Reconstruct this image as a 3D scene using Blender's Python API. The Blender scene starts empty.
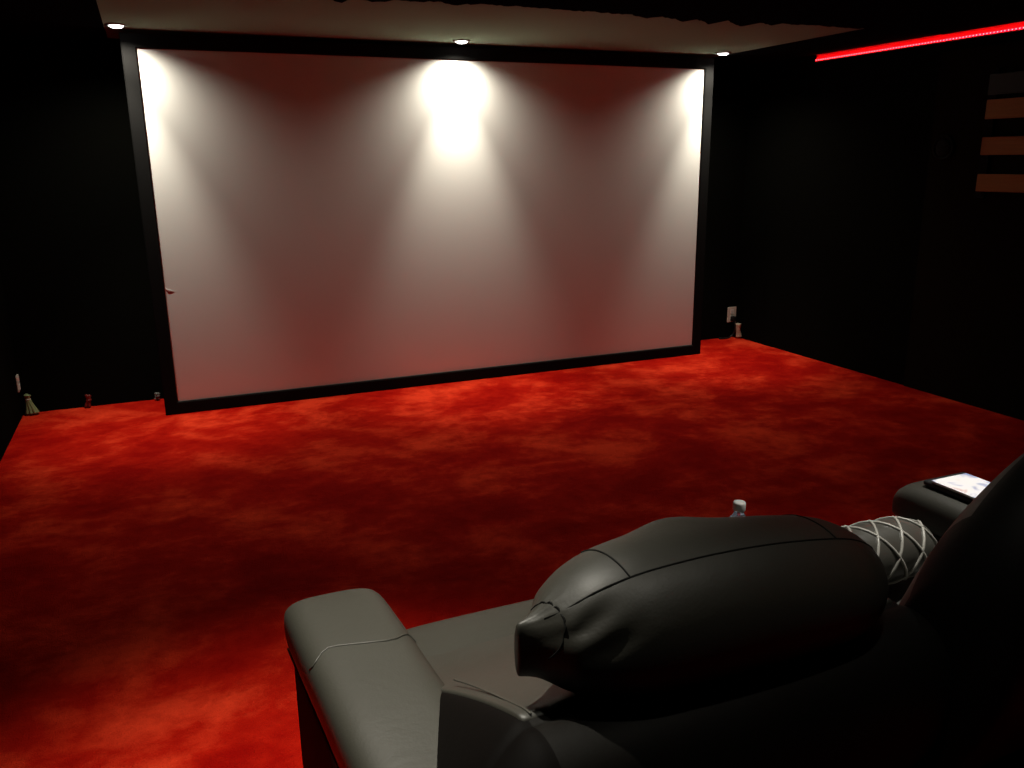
import bpy, bmesh, math, random
from mathutils import Vector, Matrix
random.seed(7)
scene = bpy.context.scene
COL = scene.collection

# ------------------------------------------------------------------ helpers
def obj(name, bm, mat, parent=None, smooth=True, subsurf=0, recalc=True):
    if recalc:
        bmesh.ops.recalc_face_normals(bm, faces=bm.faces[:])
    me = bpy.data.meshes.new(name)
    bm.to_mesh(me); bm.free()
    for p in me.polygons:
        p.use_smooth = smooth
    if mat:
        me.materials.append(mat)
    o = bpy.data.objects.new(name, me)
    COL.objects.link(o)
    if parent:
        o.parent = parent
    if subsurf:
        m = o.modifiers.new('subdivision', 'SUBSURF')
        m.levels = subsurf; m.render_levels = subsurf
    return o

def thing(name, label, cat, loc=(0, 0, 0), rotz=0.0, group=None):
    o = bpy.data.objects.new(name, None)
    COL.objects.link(o)
    o.empty_display_size = 0.1
    o.location = loc; o.rotation_euler = (0, 0, rotz)
    tag(o, label, cat, group)
    return o

def tag(o, label, cat, group=None):
    o['label'] = label; o['category'] = cat
    if group:
        o['group'] = group
    return o

def struct(name, bm, mat, smooth=False):
    o = obj(name, bm, mat, None, smooth)
    o['kind'] = 'structure'
    return o

def box(bm, x0, x1, y0, y1, z0, z1, bevel=0.0, seg=2):
    vs = [bm.verts.new(c) for c in ((x0,y0,z0),(x1,y0,z0),(x1,y1,z0),(x0,y1,z0),
                                    (x0,y0,z1),(x1,y0,z1),(x1,y1,z1),(x0,y1,z1))]
    fs = [bm.faces.new([vs[i] for i in f]) for f in ((0,3,2,1),(4,5,6,7),(0,1,5,4),(1,2,6,5),(2,3,7,6),(3,0,4,7))]
    if bevel:
        es = list({e for f in fs for e in f.edges})
        bmesh.ops.bevel(bm, geom=es, offset=bevel, segments=seg, profile=0.5, affect='EDGES')
    return bm

def boxbm(*a, **k):
    return box(bmesh.new(), *a, **k)

def loft(bm, rings, cap=True, closed=True):
    prev = None; first = None
    for r in rings:
        vs = [bm.verts.new(p) for p in r]
        if prev:
            n = len(vs)
            for i in range(n if closed else n - 1):
                j = (i + 1) % n
                bm.faces.new((prev[i], prev[j], vs[j], vs[i]))
        else:
            first = vs
        prev = vs
    if cap and closed:
        for vs in (first, prev):
            c = Vector((0, 0, 0))
            for v in vs: c += v.co
            cv = bm.verts.new(c / len(vs))
            for i in range(len(vs)):
                bm.faces.new((vs[i], vs[(i + 1) % len(vs)], cv))
    return bm

def sring(c, u, v, a, b, n=2.0, count=24):
    """superellipse ring about c in the plane of u, v"""
    c = Vector(c); u = Vector(u); v = Vector(v)
    out = []
    for k in range(count):
        t = 2 * math.pi * k / count
        ct, st = math.cos(t), math.sin(t)
        out.append(c + u * (a * math.copysign(abs(ct) ** (2 / n), ct)) + v * (b * math.copysign(abs(st) ** (2 / n), st)))
    return out

def tube(bm, pts, r, count=8, taper=None):
    pts = [Vector(p) for p in pts]
    rings = []
    for i, p in enumerate(pts):
        d = (pts[min(i + 1, len(pts) - 1)] - pts[max(i - 1, 0)]).normalized()
        a = d.orthogonal() if i == 0 else (rings_u - d * rings_u.dot(d))
        a.normalize(); rings_u = a
        b = d.cross(a)
        rr = r if taper is None else r * taper[i]
        rings.append([p + a * rr * math.cos(2 * math.pi * k / count) + b * rr * math.sin(2 * math.pi * k / count) for k in range(count)])
    return loft(bm, rings)

def lathe(bm, prof, count=32, loc=(0, 0, 0), axis='Z'):
    rings = []
    for r, z in prof:
        rings.append([Vector((loc[0] + r * math.cos(2 * math.pi * k / count), loc[1] + r * math.sin(2 * math.pi * k / count), loc[2] + z)) for k in range(count)])
    return loft(bm, rings)

def catmull(pts, n=6, closed=False):
    pts = [Vector(p) for p in pts]; out = []
    N = len(pts)
    rng = range(N) if closed else range(N - 1)
    for i in rng:
        g = (lambda k: pts[k % N]) if closed else (lambda k: pts[max(0, min(N - 1, k))])
        p0, p1, p2, p3 = g(i - 1), g(i), g(i + 1), g(i + 2)
        for s in range(n):
            t = s / n
            out.append(0.5 * ((2 * p1) + (p2 - p0) * t + (2 * p0 - 5 * p1 + 4 * p2 - p3) * t * t + (3 * p1 - p0 - 3 * p2 + p3) * t ** 3))
    if not closed:
        out.append(pts[-1])
    return out

# ---------------------------------------------------------------- materials
def mat(name, color, rough=0.6, spec=0.5, metal=0.0, sheen=0.0, emis=None, estr=0.0, coat=0.0, trans=0.0):
    m = bpy.data.materials.new(name); m.use_nodes = True
    b = m.node_tree.nodes['Principled BSDF']
    b.inputs['Base Color'].default_value = (*color, 1)
    b.inputs['Roughness'].default_value = rough
    b.inputs['Specular IOR Level'].default_value = spec
    b.inputs['Metallic'].default_value = metal
    b.inputs['Coat Weight'].default_value = coat
    b.inputs['Sheen Weight'].default_value = sheen
    b.inputs['Transmission Weight'].default_value = trans
    if emis:
        b.inputs['Emission Color'].default_value = (*emis, 1)
        b.inputs['Emission Strength'].default_value = estr
    return m

def nodes(m):
    nt = m.node_tree
    return nt, nt.nodes['Principled BSDF']

def noise(nt, scale, detail=4.0, rough=0.55, dist=0.0, vec=None):
    n = nt.nodes.new('ShaderNodeTexNoise')
    n.inputs['Scale'].default_value = scale; n.inputs['Detail'].default_value = detail
    n.inputs['Roughness'].default_value = rough; n.inputs['Distortion'].default_value = dist
    if vec: nt.links.new(vec, n.inputs['Vector'])
    return n

def bump(nt, b, height_socket, strength, dist, prev=None):
    bp = nt.nodes.new('ShaderNodeBump')
    bp.inputs['Strength'].default_value = strength; bp.inputs['Distance'].default_value = dist
    nt.links.new(height_socket, bp.inputs['Height'])
    if prev: nt.links.new(prev.outputs['Normal'], bp.inputs['Normal'])
    nt.links.new(bp.outputs['Normal'], b.inputs['Normal'])
    return bp

def coords(nt):
    return nt.nodes.new('ShaderNodeTexCoord').outputs['Object']

# carpet: long red pile, brushed into lighter and darker patches
M_carpet = mat('red_carpet', (0.4, 0.01, 0.005), rough=0.95, spec=0.05)
nt, b = nodes(M_carpet); co = coords(nt)
mp = nt.nodes.new('ShaderNodeMapping'); mp.inputs['Scale'].default_value = (1.0, 1.15, 1.0)
nt.links.new(co, mp.inputs['Vector'])
n1 = noise(nt, 1.9, 7.0, 0.62, 0.15, mp.outputs['Vector'])
n2 = noise(nt, 7.0, 5.0, 0.66, 0.1, mp.outputs['Vector'])
n3 = noise(nt, 240.0, 2.0, 0.6, 0.0, co)
ma = nt.nodes.new('ShaderNodeMath'); ma.operation = 'MULTIPLY_ADD'
nt.links.new(n2.outputs['Fac'], ma.inputs[0]); ma.inputs[1].default_value = 0.35
nt.links.new(n1.outputs['Fac'], ma.inputs[2])
mb = nt.nodes.new('ShaderNodeMath'); mb.operation = 'MULTIPLY_ADD'
nt.links.new(n3.outputs['Fac'], mb.inputs[0]); mb.inputs[1].default_value = 0.12
nt.links.new(ma.outputs[0], mb.inputs[2])
cr = nt.nodes.new('ShaderNodeValToRGB')
e = cr.color_ramp.elements
e[0].position = 0.60; e[0].color = (0.38, 0.0026, 0.0008, 1)
e[1].position = 0.90; e[1].color = (0.90, 0.054, 0.017, 1)
x = cr.color_ramp.elements.new(0.73); x.color = (0.54, 0.010, 0.003, 1)
nt.links.new(mb.outputs[0], cr.inputs['Fac'])
nt.links.new(cr.outputs['Color'], b.inputs['Base Color'])
bp1 = bump(nt, b, ma.outputs[0], 0.6, 0.05)
bump(nt, b, n3.outputs['Fac'], 0.7, 0.012, bp1)

def wallmat(name, c, r=0.9):
    m = mat(name, c, rough=r, spec=0.0)
    nt, b = nodes(m); co = coords(nt)
    n = noise(nt, 60, 3, 0.6, 0, co)
    bump(nt, b, n.outputs['Fac'], 0.15, 0.004)
    return m
M_black_wall = wallmat('black_wall_paint', (0.004, 0.004, 0.0032))
M_panel = wallmat('black_wall_panel', (0.009, 0.0075, 0.005))
M_ceil = wallmat('dark_grey_ceiling_paint', (0.24, 0.31, 0.23))
M_cloth = wallmat('black_ceiling_cloth', (0.005, 0.005, 0.006), 1.0)

M_screen = mat('white_screen_fabric', (0.78, 0.77, 0.74), rough=0.9, spec=0.1)
nt, b = nodes(M_screen); n = noise(nt, 900, 2, 0.6, 0, coords(nt)); bump(nt, b, n.outputs['Fac'], 0.1, 0.001)
M_frame = mat('black_velvet_frame', (0.010, 0.0098, 0.0098), rough=1.0, spec=0.0)
nt, b = nodes(M_frame); n = noise(nt, 400, 2, 0.6, 0, coords(nt)); bump(nt, b, n.outputs['Fac'], 0.2, 0.002)

def leather(name, c, r, sp=0.5):
    m = mat(name, c, rough=r, spec=sp)
    nt, b = nodes(m); co = coords(nt)
    v = nt.nodes.new('ShaderNodeTexVoronoi'); v.inputs['Scale'].default_value = 260
    nt.links.new(co, v.inputs['Vector'])
    n = noise(nt, 14, 4, 0.6, 0.4, co)
    b1 = bump(nt, b, n.outputs['Fac'], 0.06, 0.02)
    bump(nt, b, v.outputs['Distance'], 0.05, 0.0015, b1)
    return m
M_leather = leather('black_leather', (0.030, 0.0285, 0.022), 0.5)
M_leather_gloss = leather('glossy_black_leather', (0.06, 0.057, 0.047), 0.32)
M_stitch = mat('dark_thread', (0.006, 0.006, 0.005), rough=0.7, spec=0.2)
M_pipe = leather('leather_piping', (0.05, 0.047, 0.038), 0.5)
M_shell = leather('shaded_back_leather', (0.005, 0.0042, 0.0032), 0.6, 0.15)  # back of the seats: shade away from the lamps put into the colour
M_wing = leather('shaded_wing_leather', (0.0022, 0.0014, 0.001), 0.7, 0.08)  # left wing: deeper shade painted in as a near-black base colour
M_base = mat('black_base_fabric', (0.012, 0.008, 0.007), rough=0.9, spec=0.1)
M_cord = mat('silver_cording', (0.36, 0.345, 0.30), rough=0.4, spec=0.5)
M_plastic_black = mat('black_plastic', (0.006, 0.006, 0.006), rough=0.5, spec=0.3)
M_tray = mat('black_tray', (0.01, 0.01, 0.01), rough=0.55, spec=0.3)
M_white_plastic = mat('white_plastic', (0.75, 0.73, 0.68), rough=0.45)
M_outlet = mat('pale_wall_plate', (0.62, 0.58, 0.50), rough=0.45)
M_cable_pale = mat('pale_cable', (0.50, 0.38, 0.28), rough=0.5)
M_cable_green = mat('pale_green_cable', (0.22, 0.27, 0.12), rough=0.5)
M_cable_white = mat('off_white_cable_end', (0.45, 0.42, 0.36), rough=0.5)
M_cable_red = mat('red_cable', (0.16, 0.010, 0.006), rough=0.5)
M_cable_grey = mat('grey_cable', (0.12, 0.12, 0.11), rough=0.5)
M_trim_metal = mat('downlight_trim', (0.35, 0.35, 0.35), rough=0.4, metal=0.6)
M_lens = mat('downlight_lens', (0.9, 0.9, 0.9), rough=0.4, emis=(1, 1.0, 0.95), estr=9)
M_clear = mat('clear_bottle_plastic', (0.9, 0.9, 0.9), rough=0.08, trans=0.95)
M_clear.node_tree.nodes['Principled BSDF'].inputs['IOR'].default_value = 1.3
M_water_label = mat('bottle_wrap', (0.35, 0.42, 0.55), rough=0.5)
M_channel = mat('led_channel_red_glow', (0.75, 0.06, 0.08), rough=0.7, spec=0.1)  # red glow of the strip put into the plate's own colour
M_speaker = mat('black_speaker_grille', (0.005, 0.005, 0.005), rough=0.8, spec=0.1)
M_rack = mat('dark_rack_wood', (0.003, 0.002, 0.002), rough=0.8, spec=0.1)
M_gloss_board = mat('glossy_dark_board', (0.010, 0.005, 0.004), rough=0.5, spec=0.2)

M_wood = mat('orange_wood', (0.45, 0.19, 0.06), rough=0.6, spec=0.25)
nt, b = nodes(M_wood); co = coords(nt)
mp = nt.nodes.new('ShaderNodeMapping'); mp.inputs['Scale'].default_value = (3, 2, 40)
nt.links.new(co, mp.inputs['Vector']); n = noise(nt, 2.0, 5, 0.6, 1.5, mp.outputs['Vector'])
cr = nt.nodes.new('ShaderNodeValToRGB')
cr.color_ramp.elements[0].color = (0.20, 0.085, 0.014, 1); cr.color_ramp.elements[1].color = (0.34, 0.15, 0.03, 1)
nt.links.new(n.outputs['Fac'], cr.inputs['Fac']); nt.links.new(cr.outputs['Color'], b.inputs['Base Color'])

# LED tape: a row of little red diodes in a glowing ribbon
M_led = mat('red_led_tape', (0.3, 0.02, 0.02), rough=0.5, emis=(1, 0.01, 0.03), estr=16)
nt, b = nodes(M_led); co = coords(nt)
sx = nt.nodes.new('ShaderNodeSeparateXYZ'); nt.links.new(co, sx.inputs[0])
m1 = nt.nodes.new('ShaderNodeMath'); m1.operation = 'MULTIPLY'; m1.inputs[1].default_value = 2 * math.pi / 0.022
nt.links.new(sx.outputs['Y'], m1.inputs[0])
m2 = nt.nodes.new('ShaderNodeMath'); m2.operation = 'SINE'; nt.links.new(m1.outputs[0], m2.inputs[0])
cr = nt.nodes.new('ShaderNodeValToRGB')
cr.color_ramp.elements[0].position = 0.75; cr.color_ramp.elements[0].color = (1.0, 0.0006, 0.008, 1)
cr.color_ramp.elements[1].position = 0.95; cr.color_ramp.elements[1].color = (1.0, 0.06, 0.055, 1)
m3 = nt.nodes.new('ShaderNodeMath'); m3.operation = 'MULTIPLY_ADD'; m3.inputs[1].default_value = 0.5; m3.inputs[2].default_value = 0.5
nt.links.new(m2.outputs[0], m3.inputs[0]); nt.links.new(m3.outputs[0], cr.inputs['Fac'])
nt.links.new(cr.outputs['Color'], b.inputs['Emission Color'])

# booklet cover: pale page with blurred pink and blue picture blotches
M_cover = mat('printed_cover', (0.8, 0.78, 0.78), rough=0.35)
nt, b = nodes(M_cover); co = coords(nt); n = noise(nt, 16, 2, 0.5, 0.6, co)
cr = nt.nodes.new('ShaderNodeValToRGB'); e = cr.color_ramp.elements
e[0].position = 0.34; e[0].color = (0.30, 0.34, 0.55, 1); e[1].position = 0.60; e[1].color = (0.88, 0.85, 0.84, 1)
x = e.new(0.46); x.color = (0.85, 0.84, 0.86, 1); x = e.new(0.72); x.color = (0.62, 0.38, 0.36, 1)
nt.links.new(n.outputs['Fac'], cr.inputs['Fac']); nt.links.new(cr.outputs['Color'], b.inputs['Base Color'])

# ------------------------------------------------------------------- setting
XL, XR, YB, YF, ZC = -0.875, 4.43, 0.42, -6.6, 2.172
bm = bmesh.new(); box(bm, XL - 0.1, XR + 0.1, YF - 0.1, YB + 0.1, -0.1, 0.0); struct('floor', bm, M_carpet)
struct('ceiling', boxbm(XL - 0.1, XR + 0.1, YF - 0.1, YB + 0.1, ZC, ZC + 0.1), M_ceil)
struct('wall_back', boxbm(XL - 0.1, XR + 0.1, YB, YB + 0.1, 0, ZC), M_black_wall)
struct('wall_left', boxbm(XL - 0.1, XL, YF, YB, 0, ZC), M_black_wall)
struct('wall_right', boxbm(XR, XR + 0.1, YF, YB, 0, ZC), M_black_wall)
struct('wall_rear', boxbm(XL - 0.1, XR + 0.1, YF - 0.1, YF, 0, ZC), M_black_wall)
struct('trim_1', boxbm(XR - 0.012, XR, -6.5, -1.36, 0.0, 2.06), M_panel)          # cladding on the near half of the right wall

# black cloth stapled across the near ceiling, ragged front hem
bm = bmesh.new()
xs = []; xcur = XL + 0.005
while xcur < XR - 0.005:
    xs.append(xcur); xcur += 0.02
xs.append(XR - 0.005)
def hem(x):
    j = 0.012 * math.sin(3.1 * x) + random.uniform(-0.004, 0.004)
    if 0.55 < x < 1.45:
        j += 0.16 * ((x * 5.7) % 1.0) * (0.6 + 0.4 * math.sin(9 * x))
    elif 2.30 < x < 3.2:
        j += 0.16 * ((x * 4.9) % 1.0) * (0.7 + 0.3 * math.sin(7 * x))
    return -1.37 + j
top, bot, rear_t, rear_b = [], [], [], []
for x0 in xs:
    y = hem(x0); zz = ZC - 0.012 - random.uniform(0, 0.006)
    top.append(bm.verts.new((x0, y, ZC - 0.001))); bot.append(bm.verts.new((x0, y, zz)))
    rear_t.append(bm.verts.new((x0, YF + 0.005, ZC - 0.001))); rear_b.append(bm.verts.new((x0, YF + 0.005, ZC - 0.012)))
for i in range(len(xs) - 1):
    bm.faces.new((bot[i], bot[i+1], rear_b[i+1], rear_b[i])); bm.faces.new((top[i], top[i+1], bot[i+1], bot[i]))
    bm.faces.new((top[i], rear_t[i], rear_t[i+1], top[i+1])); bm.faces.new((rear_t[i], rear_b[i], rear_b[i+1], rear_t[i+1]))
bm.faces.new((top[0], bot[0], rear_b[0], rear_t[0])); bm.faces.new((top[-1], rear_t[-1], rear_b[-1], bot[-1]))
box(bm, XL + 0.002, -0.145, -1.34, YB - 0.002, ZC - 0.010, ZC - 0.001)  # dark side sheets added where the ceiling light only fades out
box(bm, 3.85, XR - 0.002, -1.34, YB - 0.002, ZC - 0.010, ZC - 0.001)
o = obj('ceiling_cloth', bm, M_cloth, None, False); tag(o, 'black cloth stretched over the near ceiling with a ragged front hem, side strips added as shade', 'cloth')

# ------------------------------------------------------------------- screen
W, H, B = 3.704, 2.0, 0.076
scr = thing('projection_screen', 'huge white projection screen in a black frame standing on the red carpet', 'screen', (W / 2, 0.0, 0.0))
bm = bmesh.new()
def rectring(x0, x1, z0, z1, y): return [bm.verts.new(c) for c in ((x0, y, z0), (x1, y, z0), (x1, y, z1), (x0, y, z1))]
hw = W / 2; bev = 0.006
R = [rectring(-hw - B, hw + B, 0.0, H + 2 * B, 0.09), rectring(-hw - B, hw + B, 0.0, H + 2 * B, bev),
     rectring(-hw - B + bev, hw + B - bev, bev, H + 2 * B - bev, 0.0), rectring(-hw - bev, hw + bev, B - bev, B + H + bev, 0.0),
     rectring(-hw, hw, B, B + H, bev), rectring(-hw, hw, B, B + H, 0.09)]
R.append(R[0])
for a, c in zip(R[:-1], R[1:]):
    for i in range(4):
        j = (i + 1) % 4
        bm.faces.new((a[i], a[j], c[j], c[i]))
obj('frame', bm, M_frame, scr, False)
bm = bmesh.new()
nx, nz = 60, 34
g = [[bm.verts.new((-hw - 0.004 + (W + 0.008) * i / nx, 0.014, B - 0.004 + (H + 0.008) * k / nz)) for i in range(nx + 1)] for k in range(nz + 1)]
for k in range(nz):
    for i in range(nx): bm.faces.new((g[k][i], g[k][i+1], g[k+1][i+1], g[k+1][i]))
obj('screen_fabric', bm, M_screen, scr, True)
# the small pulled fold at the left edge of the fabric
bm = bmesh.new(); tube(bm, [(-hw + 0.002, 0.0135, 0.763), (-hw + 0.02, 0.012, 0.755), (-hw + 0.05, 0.0135, 0.742)], 0.0012, 8, [0.5, 1, 0.3])
obj('fabric_fold', bm, M_screen, scr)

# --------------------------------------------------------------- downlights
def light(name, kind, parent, loc, power, color, **k):
    ld = bpy.data.lights.new(name, kind); ld.energy = power; ld.color = color
    for a, v in k.items(): setattr(ld, a, v)
    o = bpy.data.objects.new(name, ld); COL.objects.link(o); o.parent = parent; o.location = loc
    return o
def downlight(x, y, label, beam, wide, angle=75, group='recessed downlights above the screen', color=(1, 0.935, 0.78)):
    t = thing('recessed_downlight', label, 'ceiling light', (x, y, ZC), 0, group)
    bm = bmesh.new()
    lathe(bm, [(0.036, -0.002), (0.036, -0.007), (0.046, -0.009), (0.052, -0.006), (0.052, -0.0005), (0.038, -0.0005)], 32)
    obj('trim_ring', bm, M_trim_metal, t)
    bm = bmesh.new(); lathe(bm, [(0.036, -0.002), (0.034, -0.010), (0.024, -0.016), (0.010, -0.018)], 32)
    obj('lens', bm, M_lens, t)
    light('beam', 'SPOT', t, (0, 0, -0.022), beam, color, spot_size=math.radians(angle), spot_blend=1.0, shadow_soft_size=0.015)
    if wide:
        light('flood', 'SPOT', t, (0, 0, -0.022), wide, color, spot_size=math.radians(147), spot_blend=1.0, shadow_soft_size=0.015)
    return t
YS = -0.13
downlight(-0.085, YS, 'small lit downlight above the left end of the screen', 90, 48, 59)
downlight(1.828, YS, 'small lit downlight above the middle of the screen', 90, 48, 59)
downlight(3.752, YS, 'small lit downlight above the right end of the screen', 90, 48, 59)
# room lamp over the left arm, then two unseen lamps added as fill
downlight(0.18, -3.86, 'downlight above the left arm of the loveseat', 205, 0, 67, 'downlights over the seating', (1, 0.95, 0.82))
downlight(0.75, -4.62, 'added unseen fill light above the reclined back of the loveseat', 11, 0, 58, 'downlights over the seating', (1, 0.95, 0.82))  # added lamp, unseen, to lift the top of the reclined back
downlight(1.85, -3.95, 'added unseen fill light above the right arm of the loveseat', 120, 0, 72, 'downlights over the seating', (1, 0.97, 0.9))  # added lamp, unseen, to brighten the tray, booklet and bolster

# ------------------------------------------------------------------ LED strip
led = thing('led_strip', 'glowing red light strip along the top of the right wall', 'light strip', (XR, -3.4, 2.128))
bm = boxbm(-0.018, 0.0, -3.1, 3.1, -0.014, -0.007, bevel=0.001); box(bm, -0.003, 0.0, -3.1, 3.1, -0.007, 0.040); obj('channel', bm, M_channel, led, False)  # back plate added to carry the strip's red halo
bm = boxbm(-0.016, -0.006, -3.095, 3.095, -0.007, 0.001, bevel=0.002); obj('led_tape', bm, M_led, led, False)

# ------------------------------------------------------- right wall fittings
PX = XR - 0.012
rk = thing('slatted_wall_rack', 'wall rack of orange wooden slats on the black right wall', 'rack', (PX, -2.15, 0.0))
for z0, z1, m in ((1.262, 1.360, M_wood), (1.464, 1.563, M_wood), (1.660, 1.765, M_wood), (1.79, 1.90, M_gloss_board)):
    obj('slat', boxbm(-0.035, -0.02, -0.475, 0.415, z0, z1, bevel=0.003), m, rk, False)
for y in (-0.40, 0.40):
    obj('upright', boxbm(-0.0195, 0.0, y - 0.03, y + 0.03, 1.22, 1.93, bevel=0.003), M_rack, rk, False)

sp = thing('wall_speaker', 'small round black speaker on the right wall beside the slatted rack', 'speaker', (PX, -1.46, 1.51))
bm = bmesh.new(); lathe(bm, [(0.075, 0.0), (0.075, 0.012), (0.066, 0.016), (0.062, 0.010), (0.058, 0.008)], 36)
bmesh.ops.rotate(bm, cent=(0, 0, 0), matrix=Matrix.Rotation(-math.pi / 2, 3, 'Y'), verts=bm.verts[:]); obj('rim', bm, M_speaker, sp)
bm = bmesh.new(); lathe(bm, [(0.057, 0.006), (0.045, 0.013), (0.018, 0.017)], 36)
bmesh.ops.rotate(bm, cent=(0, 0, 0), matrix=Matrix.Rotation(-math.pi / 2, 3, 'Y'), verts=bm.verts[:]); obj('grille', bm, M_speaker, sp)

# -------------------------------------------------- outlets and loose cables
# back wall, right of the screen
ot = thing('wall_outlet', 'pale wall outlet with a black plug right of the screen', 'outlet', (4.375, YB, 0.195))
obj('cover_plate', boxbm(-0.043, 0.043, -0.008, 0, -0.064, 0.064, bevel=0.003), M_outlet, ot, False)
obj('socket', boxbm(-0.017, 0.017, -0.011, -0.008, 0.008, 0.044, bevel=0.003), M_white_plastic, ot, False)
obj('socket', boxbm(-0.017, 0.017, -0.011, -0.008, -0.044, -0.008, bevel=0.003), M_white_plastic, ot, False)
pg = thing('power_plug', 'black plug and cord hanging from the outlet right of the screen', 'plug', (4.372, YB - 0.012, 0.17))
obj('plug_body', boxbm(-0.018, 0.018, -0.04, 0.0, -0.026, 0.014, bevel=0.006), M_plastic_black, pg)
bm = bmesh.new(); tube(bm, catmull([(0, -0.03, -0.024), (0.004, -0.045, -0.07), (0.0, -0.04, -0.12), (-0.03, -0.035, -0.155), (-0.08, -0.04, -0.161), (-0.14, -0.03, -0.161)], 5), 0.0065)
obj('cord', bm, M_plastic_black, pg)

def cable_bundle(name, loc, mat_, label, cat, n, h, spread, lean=(0, 0), group=None, tiepos=0.72, r=0.006, tip=None):
    t = thing(name, label, cat, loc, 0, group)
    for k in range(n):
        a = 2 * math.pi * k / n + 0.4
        f = 0.4 + 0.6 * ((k * 7) % n) / max(1, n - 1)
        bx, by = spread * f * math.cos(a), 0.5 * spread * f * math.sin(a)
        pts = [(bx + lean[0], by + lean[1], r), (bx * 0.6 + lean[0] * 0.6, by * 0.6 + lean[1] * 0.6, h * 0.35), (0.006 * math.cos(a), 0.006 * math.sin(a), h * tiepos),
               (0.011 * math.cos(a + 1), 0.011 * math.sin(a + 1), h * (0.92 + 0.08 * f))]
        bm = bmesh.new(); tube(bm, catmull(pts, 4), r, 7); obj('cable', bm, mat_, t)
    bm = bmesh.new(); lathe(bm, [(0.011, h * tiepos - 0.006), (0.0165, h * tiepos - 0.004), (0.0165, h * tiepos + 0.004), (0.011, h * tiepos + 0.006)], 14)
    obj('cable_tie', bm, tip or mat_, t)
    return t
cable_bundle('cable_bundle', (4.395, YB - 0.075, 0), M_cable_pale, 'pale bundle of loose cable on the carpet below the right outlet', 'cable', 7, 0.135, 0.040, (0.012, 0), None, 0.55, 0.013)
# left corner
ot2 = thing('wall_outlet', 'pale wall outlet on the left wall seen edge on', 'outlet', (XL, 0.37, 0.205), math.pi / 2 * 1)
obj('cover_plate', boxbm(-0.036, 0.036, -0.008, 0, -0.05, 0.05, bevel=0.003), M_outlet, ot2, False)
obj('socket', boxbm(-0.017, 0.017, -0.011, -0.008, 0.006, 0.04, bevel=0.003), M_white_plastic, ot2, False)
obj('socket', boxbm(-0.017, 0.017, -0.011, -0.008, -0.04, -0.006, bevel=0.003), M_white_plastic, ot2, False)
cable_bundle('cable_bundle', (XL + 0.04, YB - 0.045, 0), M_cable_green, 'pale green bundle of cable fanning onto the carpet in the left corner', 'cable', 8, 0.13, 0.05, (0.022, -0.01), None, 0.75, 0.010, M_cable_white)
cable_bundle('cable_stub', (-0.51, YB - 0.03, 0), M_cable_red, 'short red cable end sticking up along the back wall left of the screen', 'cable', 4, 0.085, 0.02, (-0.006, 0), None, 0.6, 0.009)
cable_bundle('cable_stub', (-0.115, YB - 0.03, 0), M_cable_grey, 'short grey cable end by the lower left corner of the screen', 'cable', 4, 0.05, 0.02, (0, 0), None, 0.6, 0.009)

# ------------------------------------------------------------------ loveseat
# local axes = world axes with the front towards the screen (+y)
LS = thing('theater_loveseat', 'black leather two seat recliner loveseat facing the screen', 'sofa', (1.04, -4.15, 0))
OX, OY = 1.04, -4.15
def L(p): return Vector((p[0] - OX, p[1] - OY, p[2]))
def Lr(rings): return [[L(q) for q in r] for r in rings]

def make_arm(xc, w, yf, yb, ztop, skew):
    def K(rs): return [[Vector((q.x - skew * (q.y - yf), q.y, q.z)) for q in r] for r in rs]
    # lower upholstered panel
    bm = bmesh.new()
    rings = []
    for y, s in ((yf - 0.03, 0.86), (yf - 0.045, 0.97), (yf - 0.07, 1.0), (yb + 0.05, 1.0), (yb + 0.02, 0.97), (yb, 0.86)):
        rings.append(sring((xc, y, 0.285), (1, 0, 0), (0, 0, 1), (w / 2 - 0.012) * s, 0.265 * (0.97 + 0.03 * s), 7, 32))
    arm = obj('arm', loft(bm, Lr(K(rings))), M_base, LS, True)
    # padded top
    bm = bmesh.new(); rings = []
    prof = [(0.0, 0.55, -0.035), (-0.012, 0.78, -0.018), (-0.035, 0.92, -0.006), (-0.075, 0.99, 0.0), (-0.16, 1.0, 0.0)]
    ys = [(yf + a, s, dz) for a, s, dz in prof]
    n = 12
    for k in range(1, n + 1):
        y = (yf - 0.16) + (yb + 0.1 - (yf - 0.16)) * k / n
        ys.append((y, 1.0 + 0.012 * math.sin(k * 1.7), 0.0))
    ys += [(yb + 0.04, 0.97, 0.0), (yb + 0.01, 0.85, -0.01), (yb, 0.6, -0.02)]
    hz = 0.062
    for y, s, dz in ys:
        rings.append(sring((xc, y, ztop - hz + dz * 0.6), (1, 0, 0), (0, 0, 1), w / 2 * (0.6 + 0.4 * s), hz * s, 3.6, 40))
    pad = obj('arm_pad', loft(bm, Lr(K(rings))), M_leather, arm, True, 1)
    # seam across the pad and welt along its outer lower edge
    bm = bmesh.new()
    y0 = yf - 0.26
    pts = []
    for k in range(13):
        t = math.pi * (0.12 + 0.76 * k / 12)
        c, s = math.cos(t), math.sin(t)
        pts.append(L((xc + skew * 0.26 + w / 2 * math.copysign(abs(c) ** (2 / 3.6), c), y0 + 0.012 * math.sin(k), ztop - hz + hz * abs(s) ** (2 / 3.6) + 0.0005)))
    tube(bm, pts, 0.0020, 6); obj('seam', bm, M_leather, arm)
    for sgn in (-1, 1):
        bm = bmesh.new()
        tube(bm, [L((xc + skew * (0.05 + (yf - yb - 0.1) * k / 10) + sgn * (w / 2 - 0.006), yf - 0.05 - (yf - yb - 0.1) * k / 10, ztop - 2 * hz + 0.016)) for k in range(11)], 0.003, 6)
        obj('welt', bm, M_leather, arm)
    return arm
make_arm(0.226, 0.205, -3.655, -4.70, 0.62, 0.06)
make_arm(1.84, 0.205, -3.70, -4.60, 0.62, 0.0)
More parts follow.
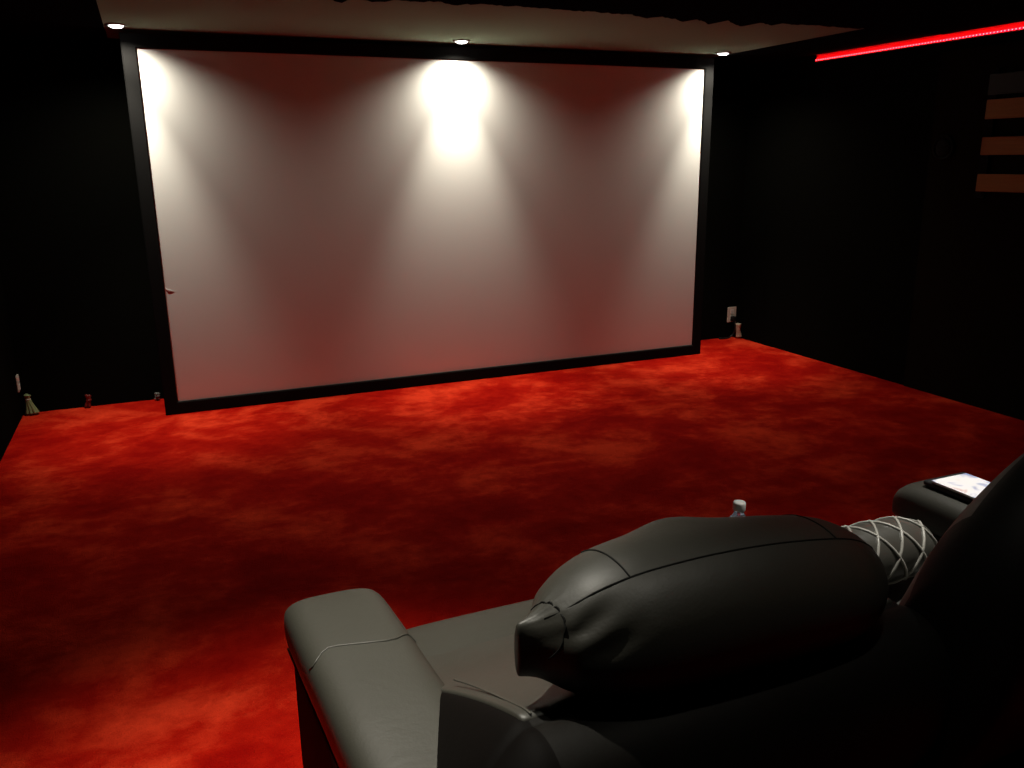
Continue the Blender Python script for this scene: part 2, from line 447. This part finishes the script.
# swivel tray on the right arm
obj('tray', boxbm(*[v for v in (1.775 - OX, 1.925 - OX, -4.04 - OY, -3.775 - OY, 0.6205, 0.6345)], bevel=0.005), M_tray, LS)
# base
obj('base', boxbm(0.31 - OX, 1.77 - OX, -4.45 - OY, -3.74 - OY, 0.03, 0.27, bevel=0.01), M_base, LS)
for fx, fy in ((0.36, -3.8), (1.72, -3.8), (0.36, -4.4), (1.72, -4.4)):
    bm = bmesh.new(); lathe(bm, [(0.018, 0.0), (0.022, 0.004), (0.025, 0.032)], 16, L((fx, fy, 0))); obj('foot', bm, M_plastic_black, LS)

def make_seat(x0, x1, ztop):
    prof = [(-3.66, 0.36), (-3.635, 0.41), (-3.64, 0.455), (-3.67, ztop - 0.004), (-3.80, ztop + 0.004), (-3.95, ztop), (-4.12, ztop - 0.005), (-4.24, ztop - 0.02), (-4.28, ztop - 0.10), (-4.24, 0.28), (-4.0, 0.272), (-3.76, 0.275)]
    cy, cz = -3.96, 0.38
    bm = bmesh.new(); rings = []
    for x, s in ((x0, 0.86), (x0 + 0.008, 0.95), (x0 + 0.035, 1.0), (x0 + 0.12, 1.01), ((x0 + x1) / 2, 1.015), (x1 - 0.12, 1.01), (x1 - 0.035, 1.0), (x1 - 0.008, 0.95), (x1, 0.86)):
        rings.append([L((x, cy + (y - cy) * s, cz + (z - cz) * s)) for y, z in prof])
    seat = obj('seat', loft(bm, rings), M_leather, LS, True, 2)
    # footrest panel under the front edge
    obj('footrest', boxbm(x0 + 0.01 - OX, x1 - 0.01 - OX, -3.735 - OY, -3.70 - OY, 0.06, 0.36, bevel=0.012), M_leather, LS)
    return seat
make_seat(0.335, 1.035, 0.485)
make_seat(1.045, 1.745, 0.485)

# ---- reclined back of the left seat
def make_back(prof, secs, name='backrest', m=None, rotz=0.0, cen=None):
    """prof: closed (y,z) outline; secs: (x, scale, dy, dz) about the outline's centre"""
    cy = sum(p[0] for p in prof) / len(prof); cz = sum(p[1] for p in prof) / len(prof)
    bm = bmesh.new(); rings = []
    for x, s, dy, dz in secs:
        r = [Vector((x, cy + (y - cy) * s + dy, cz + (z - cz) * s + dz)) for y, z in prof]
        rings.append(r)
    if rotz:
        Mx = Matrix.Translation(Vector((cen[0], cen[1], 0))) @ Matrix.Rotation(rotz, 4, 'Z') @ Matrix.Translation(-Vector((cen[0], cen[1], 0)))
        rings = [[Mx @ q for q in r] for r in rings]
    return obj(name, loft(bm, Lr(rings)), m or M_leather, LS, True, 2)
ROT1 = math.radians(3.0); CEN1 = (0.30, -4.43)
prof1 = [(-3.78, 0.476), (-3.84, 0.487), (-3.90, 0.506), (-3.97, 0.538), (-4.06, 0.588), (-4.16, 0.645), (-4.28, 0.706), (-4.37, 0.744), (-4.398, 0.752), (-4.408, 0.745), (-4.420, 0.754), (-4.455, 0.757), (-4.495, 0.738), (-4.522, 0.695), (-4.53, 0.62), (-4.51, 0.54), (-4.46, 0.45), (-4.38, 0.36), (-4.30, 0.31), (-4.15, 0.34), (-4.0, 0.40)]
def back1_point(x, y, z, s):
    cy, cz = -4.22, 0.57
    y2, z2 = cy + (y - cy) * s, cz + (z - cz) * s
    if x < 0.345:                                   # the left wing rolls down and flares out over the arm
        k = min(1.0, (0.345 - x) / 0.06)
        up = max(0.0, min(1.0, (-4.05 - y) / 0.35))
        x = x - 0.06 * k * up
        if z > 0.45:
            z2 -= (0.10 * k ** 1.5) * min(1.0, (z - 0.45) / 0.15)
            y2 -= 0.03 * k
    return Vector((x, y2, z2))
rings = [[back1_point(x, y, z, s) for y, z in prof1] for x, s in ((0.283, 0.70), (0.284, 0.86), (0.290, 0.96), (0.310, 0.995), (0.334, 1.0), (0.3445, 1.0), (0.352, 1.0), (0.40, 1.0), (0.5, 1.0), (0.7, 1.0), (0.9, 1.0), (1.0, 1.0), (1.04, 0.985), (1.062, 0.92), (1.07, 0.75))]
Mr1 = Matrix.Translation(Vector((CEN1[0], CEN1[1], 0))) @ Matrix.Rotation(ROT1, 4, 'Z') @ Matrix.Translation(-Vector((CEN1[0], CEN1[1], 0)))
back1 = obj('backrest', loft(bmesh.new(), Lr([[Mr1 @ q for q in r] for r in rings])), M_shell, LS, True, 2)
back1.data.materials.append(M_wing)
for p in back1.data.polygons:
    if p.center.x + OX < 0.36: p.material_index = 1      # wing faces take the darker colour that stands for shade
front1 = [q for q in prof1[:9]]
def front_panel(front, xa, xb, th, back, Mr=None, name='front_panel', zadd=None):
    rings = []
    for x, sc in ((xa, 0.5), (xa + 0.004, 1.0), (xa + 0.02, 1.0), (xa + 0.1, 1.0), ((xa + xb) / 2, 1.0), (xb - 0.1, 1.0), (xb - 0.02, 1.0), (xb - 0.004, 1.0), (xb, 0.5)):
        outer = [Vector((x, y + 0.45 * th * sc, z + 0.9 * th * sc)) for y, z in front]
        inner = [Vector((x, y - 0.006, z - 0.012)) for y, z in reversed(front)]
        rings.append([(Mr @ q) if Mr else q for q in outer + inner])
    return obj(name, loft(bmesh.new(), Lr(rings)), M_leather, back, True, 1)
front_panel(front1, 0.346, 1.04, 0.005, back1, Mr1)
Mx1 = Matrix.Translation(Vector((CEN1[0], CEN1[1], 0))) @ Matrix.Rotation(ROT1, 4, 'Z') @ Matrix.Translation(-Vector((CEN1[0], CEN1[1], 0)))
for dx in (0.012,):
    bm = bmesh.new()
    pts = [L(Mx1 @ Vector((0.352 + dx, q.x, q.y))) for q in catmull([(-4.12, 0.634, 0), (-4.20, 0.672, 0), (-4.28, 0.7065, 0), (-4.34, 0.731, 0), (-4.375, 0.745, 0), (-4.395, 0.750, 0)], 4)]
    tube(bm, [q + Vector((0, 0.0022, 0.0045)) for q in pts], 0.0016, 6); obj('stitched_seam', bm, M_pipe, back1)

# head pillow: a fat bolster, pinched into a short upright edge at the left end and rounded off at the right
PR = catmull([(0.358, 0.039, 0), (0.385, 0.047, 0), (0.415, 0.066, 0), (0.455, 0.088, 0), (0.51, 0.102, 0), (0.58, 0.106, 0), (0.66, 0.107, 0), (0.76, 0.105, 0), (0.86, 0.098, 0), (0.91, 0.085, 0), (0.945, 0.064, 0), (0.967, 0.040, 0), (0.978, 0.014, 0)], 4)
def pillow_radius(x):
    for a, c in zip(PR[:-1], PR[1:]):
        if a.x <= x <= c.x:
            return a.y + (c.y - a.y) * (x - a.x) / max(1e-6, c.x - a.x)
    return PR[-1].y if x > 1 else PR[0].y
def pillow_point(x, t, lift=0.0):
    R_ = pillow_radius(x) + lift
    ct, st = math.cos(t), math.sin(t)
    pinch = min(1.0, 0.22 + max(0, x - 0.36) / 0.07)
    py, pz = R_ * 1.12 * ct * pinch, R_ * st
    g = -0.012 * math.exp(-((x - 0.435) / 0.030) ** 2 - ((t - 2.45 + 5.0 * (x - 0.43)) / 0.13) ** 2)
    g -= 0.011 * math.exp(-((x - 0.455) / 0.030) ** 2 - ((t - 2.85 + 5.0 * (x - 0.45)) / 0.12) ** 2)
    if x < 0.5:
        g += 0.003 * math.sin(26 * t + 20 * x) * math.exp(-((x - 0.405) / 0.02) ** 2) * math.exp(-((t - 1.9) / 0.5) ** 2)
    lobe = 0.016 * math.exp(-((x - 0.64) / 0.06) ** 2) * math.exp(-((t - 0.85) / 0.35) ** 2)
    s_ = (x - 0.36) / 0.62
    c = Vector((x, -4.352, 0.828 + 0.016 * math.sin(math.pi * min(1, s_ * 1.1)) - 0.012 * s_))
    return c + Vector((0, py, pz)) + Vector((0, ct, st)) * (g + lobe)
bm = bmesh.new(); rings = []
NT = 48
xsP = [q.x for q in PR]
for x in xsP:
    rings.append([L(pillow_point(x, 2 * math.pi * k / NT)) for k in range(NT)])
pil = obj('head_pillow', loft(bm, rings), M_leather, LS, True, 1)
def pillow_line(fn, n=30):
    return [L(pillow_point(*fn(k / (n - 1)), 0.0)) for k in range(n)]
for fn in (lambda s: (0.392 + 0.575 * s, math.radians(115)), lambda s: (0.492 + 0.01 * s, math.radians(50 + 65 * s)), lambda s: (0.845 + 0.01 * s, math.radians(50 + 65 * s)),
           lambda s: (0.388 + 0.022 * math.sin(math.pi * s), math.radians(60 + 125 * s))):
    bm = bmesh.new(); tube(bm, pillow_line(fn), 0.0014, 6); obj('pillow_seam', bm, M_stitch, pil)

# ---- upright back of the right seat
prof2 = [(-4.16, 0.47), (-4.23, 0.60), (-4.29, 0.75), (-4.335, 0.90), (-4.37, 1.03), (-4.42, 1.12), (-4.49, 1.14), (-4.545, 1.08), (-4.56, 0.95), (-4.55, 0.80), (-4.52, 0.65), (-4.47, 0.50), (-4.39, 0.36), (-4.28, 0.33), (-4.20, 0.38)]
def back2_secs(x0, x1):
    # rounded shoulders: the outline is lower towards the sides
    out = []
    for k in (0, 0.012, 0.04, 0.09, 0.16, 0.26, 0.38, 0.5, 0.62, 0.74, 0.84, 0.91, 0.96, 0.988, 1):
        e = min(k, 1 - k)
        out.append((x0 + (x1 - x0) * k, e))
    return out
bm = bmesh.new(); rings = []
for x, e in back2_secs(1.04, 1.735):
    ee = e * 0.695
    tab = [(0, 0.80), (0.02, 0.87), (0.05, 0.925), (0.1, 0.98), (0.15, 1.02), (0.25, 1.075), (0.36, 1.11)]
    top = next((a[1] + (c[1] - a[1]) * (ee - a[0]) / (c[0] - a[0]) for a, c in zip(tab[:-1], tab[1:]) if ee <= c[0]), 1.10)
    th = min(1.0, 0.45 + 0.55 * (min(1, e / 0.05)) ** 0.5)
    r = []
    for y, z in prof2:
        zz = 0.33 + (z - 0.33) * (top - 0.33) / (1.14 - 0.33)
        yy = -4.38 + (y + 4.38) * th
        r.append(L((x, yy, zz)))
    rings.append(r)
back2 = obj('backrest', loft(bm, rings), M_shell, LS, True, 2)

back2.data.materials.append(M_leather)
for p in back2.data.polygons:
    if p.normal.y > 0.65: p.material_index = 1          # plain leather in front, shade-darkened colour behind
# --------------------------------------------------------------- small things
# bolster on the right seat
bol = thing('bolster_cushion', 'shiny black bolster cushion with criss-cross silver cording on the right seat', 'cushion', (1.40, -3.95, 0.498))
bm = bmesh.new(); rings = []
HB, RB = 0.185, 0.072
def brad(x): return RB * (1 - (abs(x) / HB) ** 5 * 0.42) 
for k in range(25):
    x = -HB + 2 * HB * k / 24
    rings.append(sring((x, 0, RB), (0, 1, 0), (0, 0, 1), brad(x), brad(x), 2, 32))
obj('cushion_body', loft(bm, rings), M_leather_gloss, bol, True, 1)
for sgn in (1, -1):
    for ph in range(4):
        bm = bmesh.new(); pts = []
        for k in range(33):
            x = -HB * 0.97 + 1.94 * HB * k / 32
            a = sgn * (x / (2 * HB)) * 2.6 * math.pi + ph * math.pi / 2 + 0.5
            r = brad(x) + 0.001
            pts.append((x, r * math.cos(a), RB + r * math.sin(a)))
        tube(bm, pts, 0.0036, 6); obj('cording', bm, M_cord, bol)

# water bottle on the right seat
bt = thing('water_bottle', 'clear plastic bottle with a white screw cap standing on the seat behind the head pillow', 'bottle', (1.212, -3.735, 0.493))
bm = bmesh.new(); lathe(bm, [(0.024, 0.0), (0.031, 0.004), (0.032, 0.02), (0.030, 0.05), (0.032, 0.08), (0.032, 0.095), (0.026, 0.112), (0.015, 0.128), (0.0125, 0.134), (0.0125, 0.146)], 32); obj('bottle_body', bm, M_clear, bt)
bm = bmesh.new(); lathe(bm, [(0.0145, 0.140), (0.0152, 0.142), (0.0152, 0.158), (0.0140, 0.161), (0.008, 0.1615)], 28); obj('screw_cap', bm, M_white_plastic, bt)
bm = bmesh.new(); lathe(bm, [(0.0325, 0.028), (0.0328, 0.03), (0.0328, 0.075), (0.0325, 0.077)], 32); obj('wrap', bm, M_water_label, bt)

# booklet on the tray
bk = thing('booklet', 'glossy white booklet with a printed cover on the tray of the right arm', 'booklet', (1.838, -3.897, 0.635))
obj('pages', boxbm(-0.062, 0.062, -0.098, 0.095, 0.0, 0.005), M_white_plastic, bk, False)
obj('cover', boxbm(-0.0635, 0.0635, -0.0995, 0.0965, 0.005, 0.0062, bevel=0.0004), M_cover, bk, False)

# --------------------------------------------------------------------- world
w = bpy.data.worlds.new('dark_room'); scene.world = w; w.use_nodes = True
w.node_tree.nodes['Background'].inputs[0].default_value = (0.01, 0.01, 0.01, 1)
w.node_tree.nodes['Background'].inputs[1].default_value = 0.05

# -------------------------------------------------------------------- camera
cd = bpy.data.cameras.new('camera'); cam = bpy.data.objects.new('camera', cd); COL.objects.link(cam)
cd.sensor_width = 36.0; cd.sensor_fit = 'HORIZONTAL'; cd.lens = 836.556 / 1024 * 36.0; cd.clip_start = 0.02
r = Vector((0.9204032, -0.3908185, -0.0108998)); u = Vector((0.1102234, 0.2326336, 0.9662983)); f = Vector((0.3751116, 0.8905855, -0.2571941))
Mc = Matrix(((r.x, u.x, -f.x, 0), (r.y, u.y, -f.y, 0), (r.z, u.z, -f.z, 0), (0, 0, 0, 1)))
cam.matrix_world = Matrix.Translation((-0.026492, -5.261052, 1.458846)) @ Mc
scene.camera = cam

scene.view_settings.view_transform = 'Standard'
scene.view_settings.look = 'None'
scene.view_settings.exposure = 0.0
scene.view_settings.gamma = 1.0
scene.view_settings.use_curve_mapping = False
scene.cycles.use_denoising = True
scene.cycles.max_bounces = 10
scene.cycles.diffuse_bounces = 6
scene.cycles.sample_clamp_indirect = 4.0
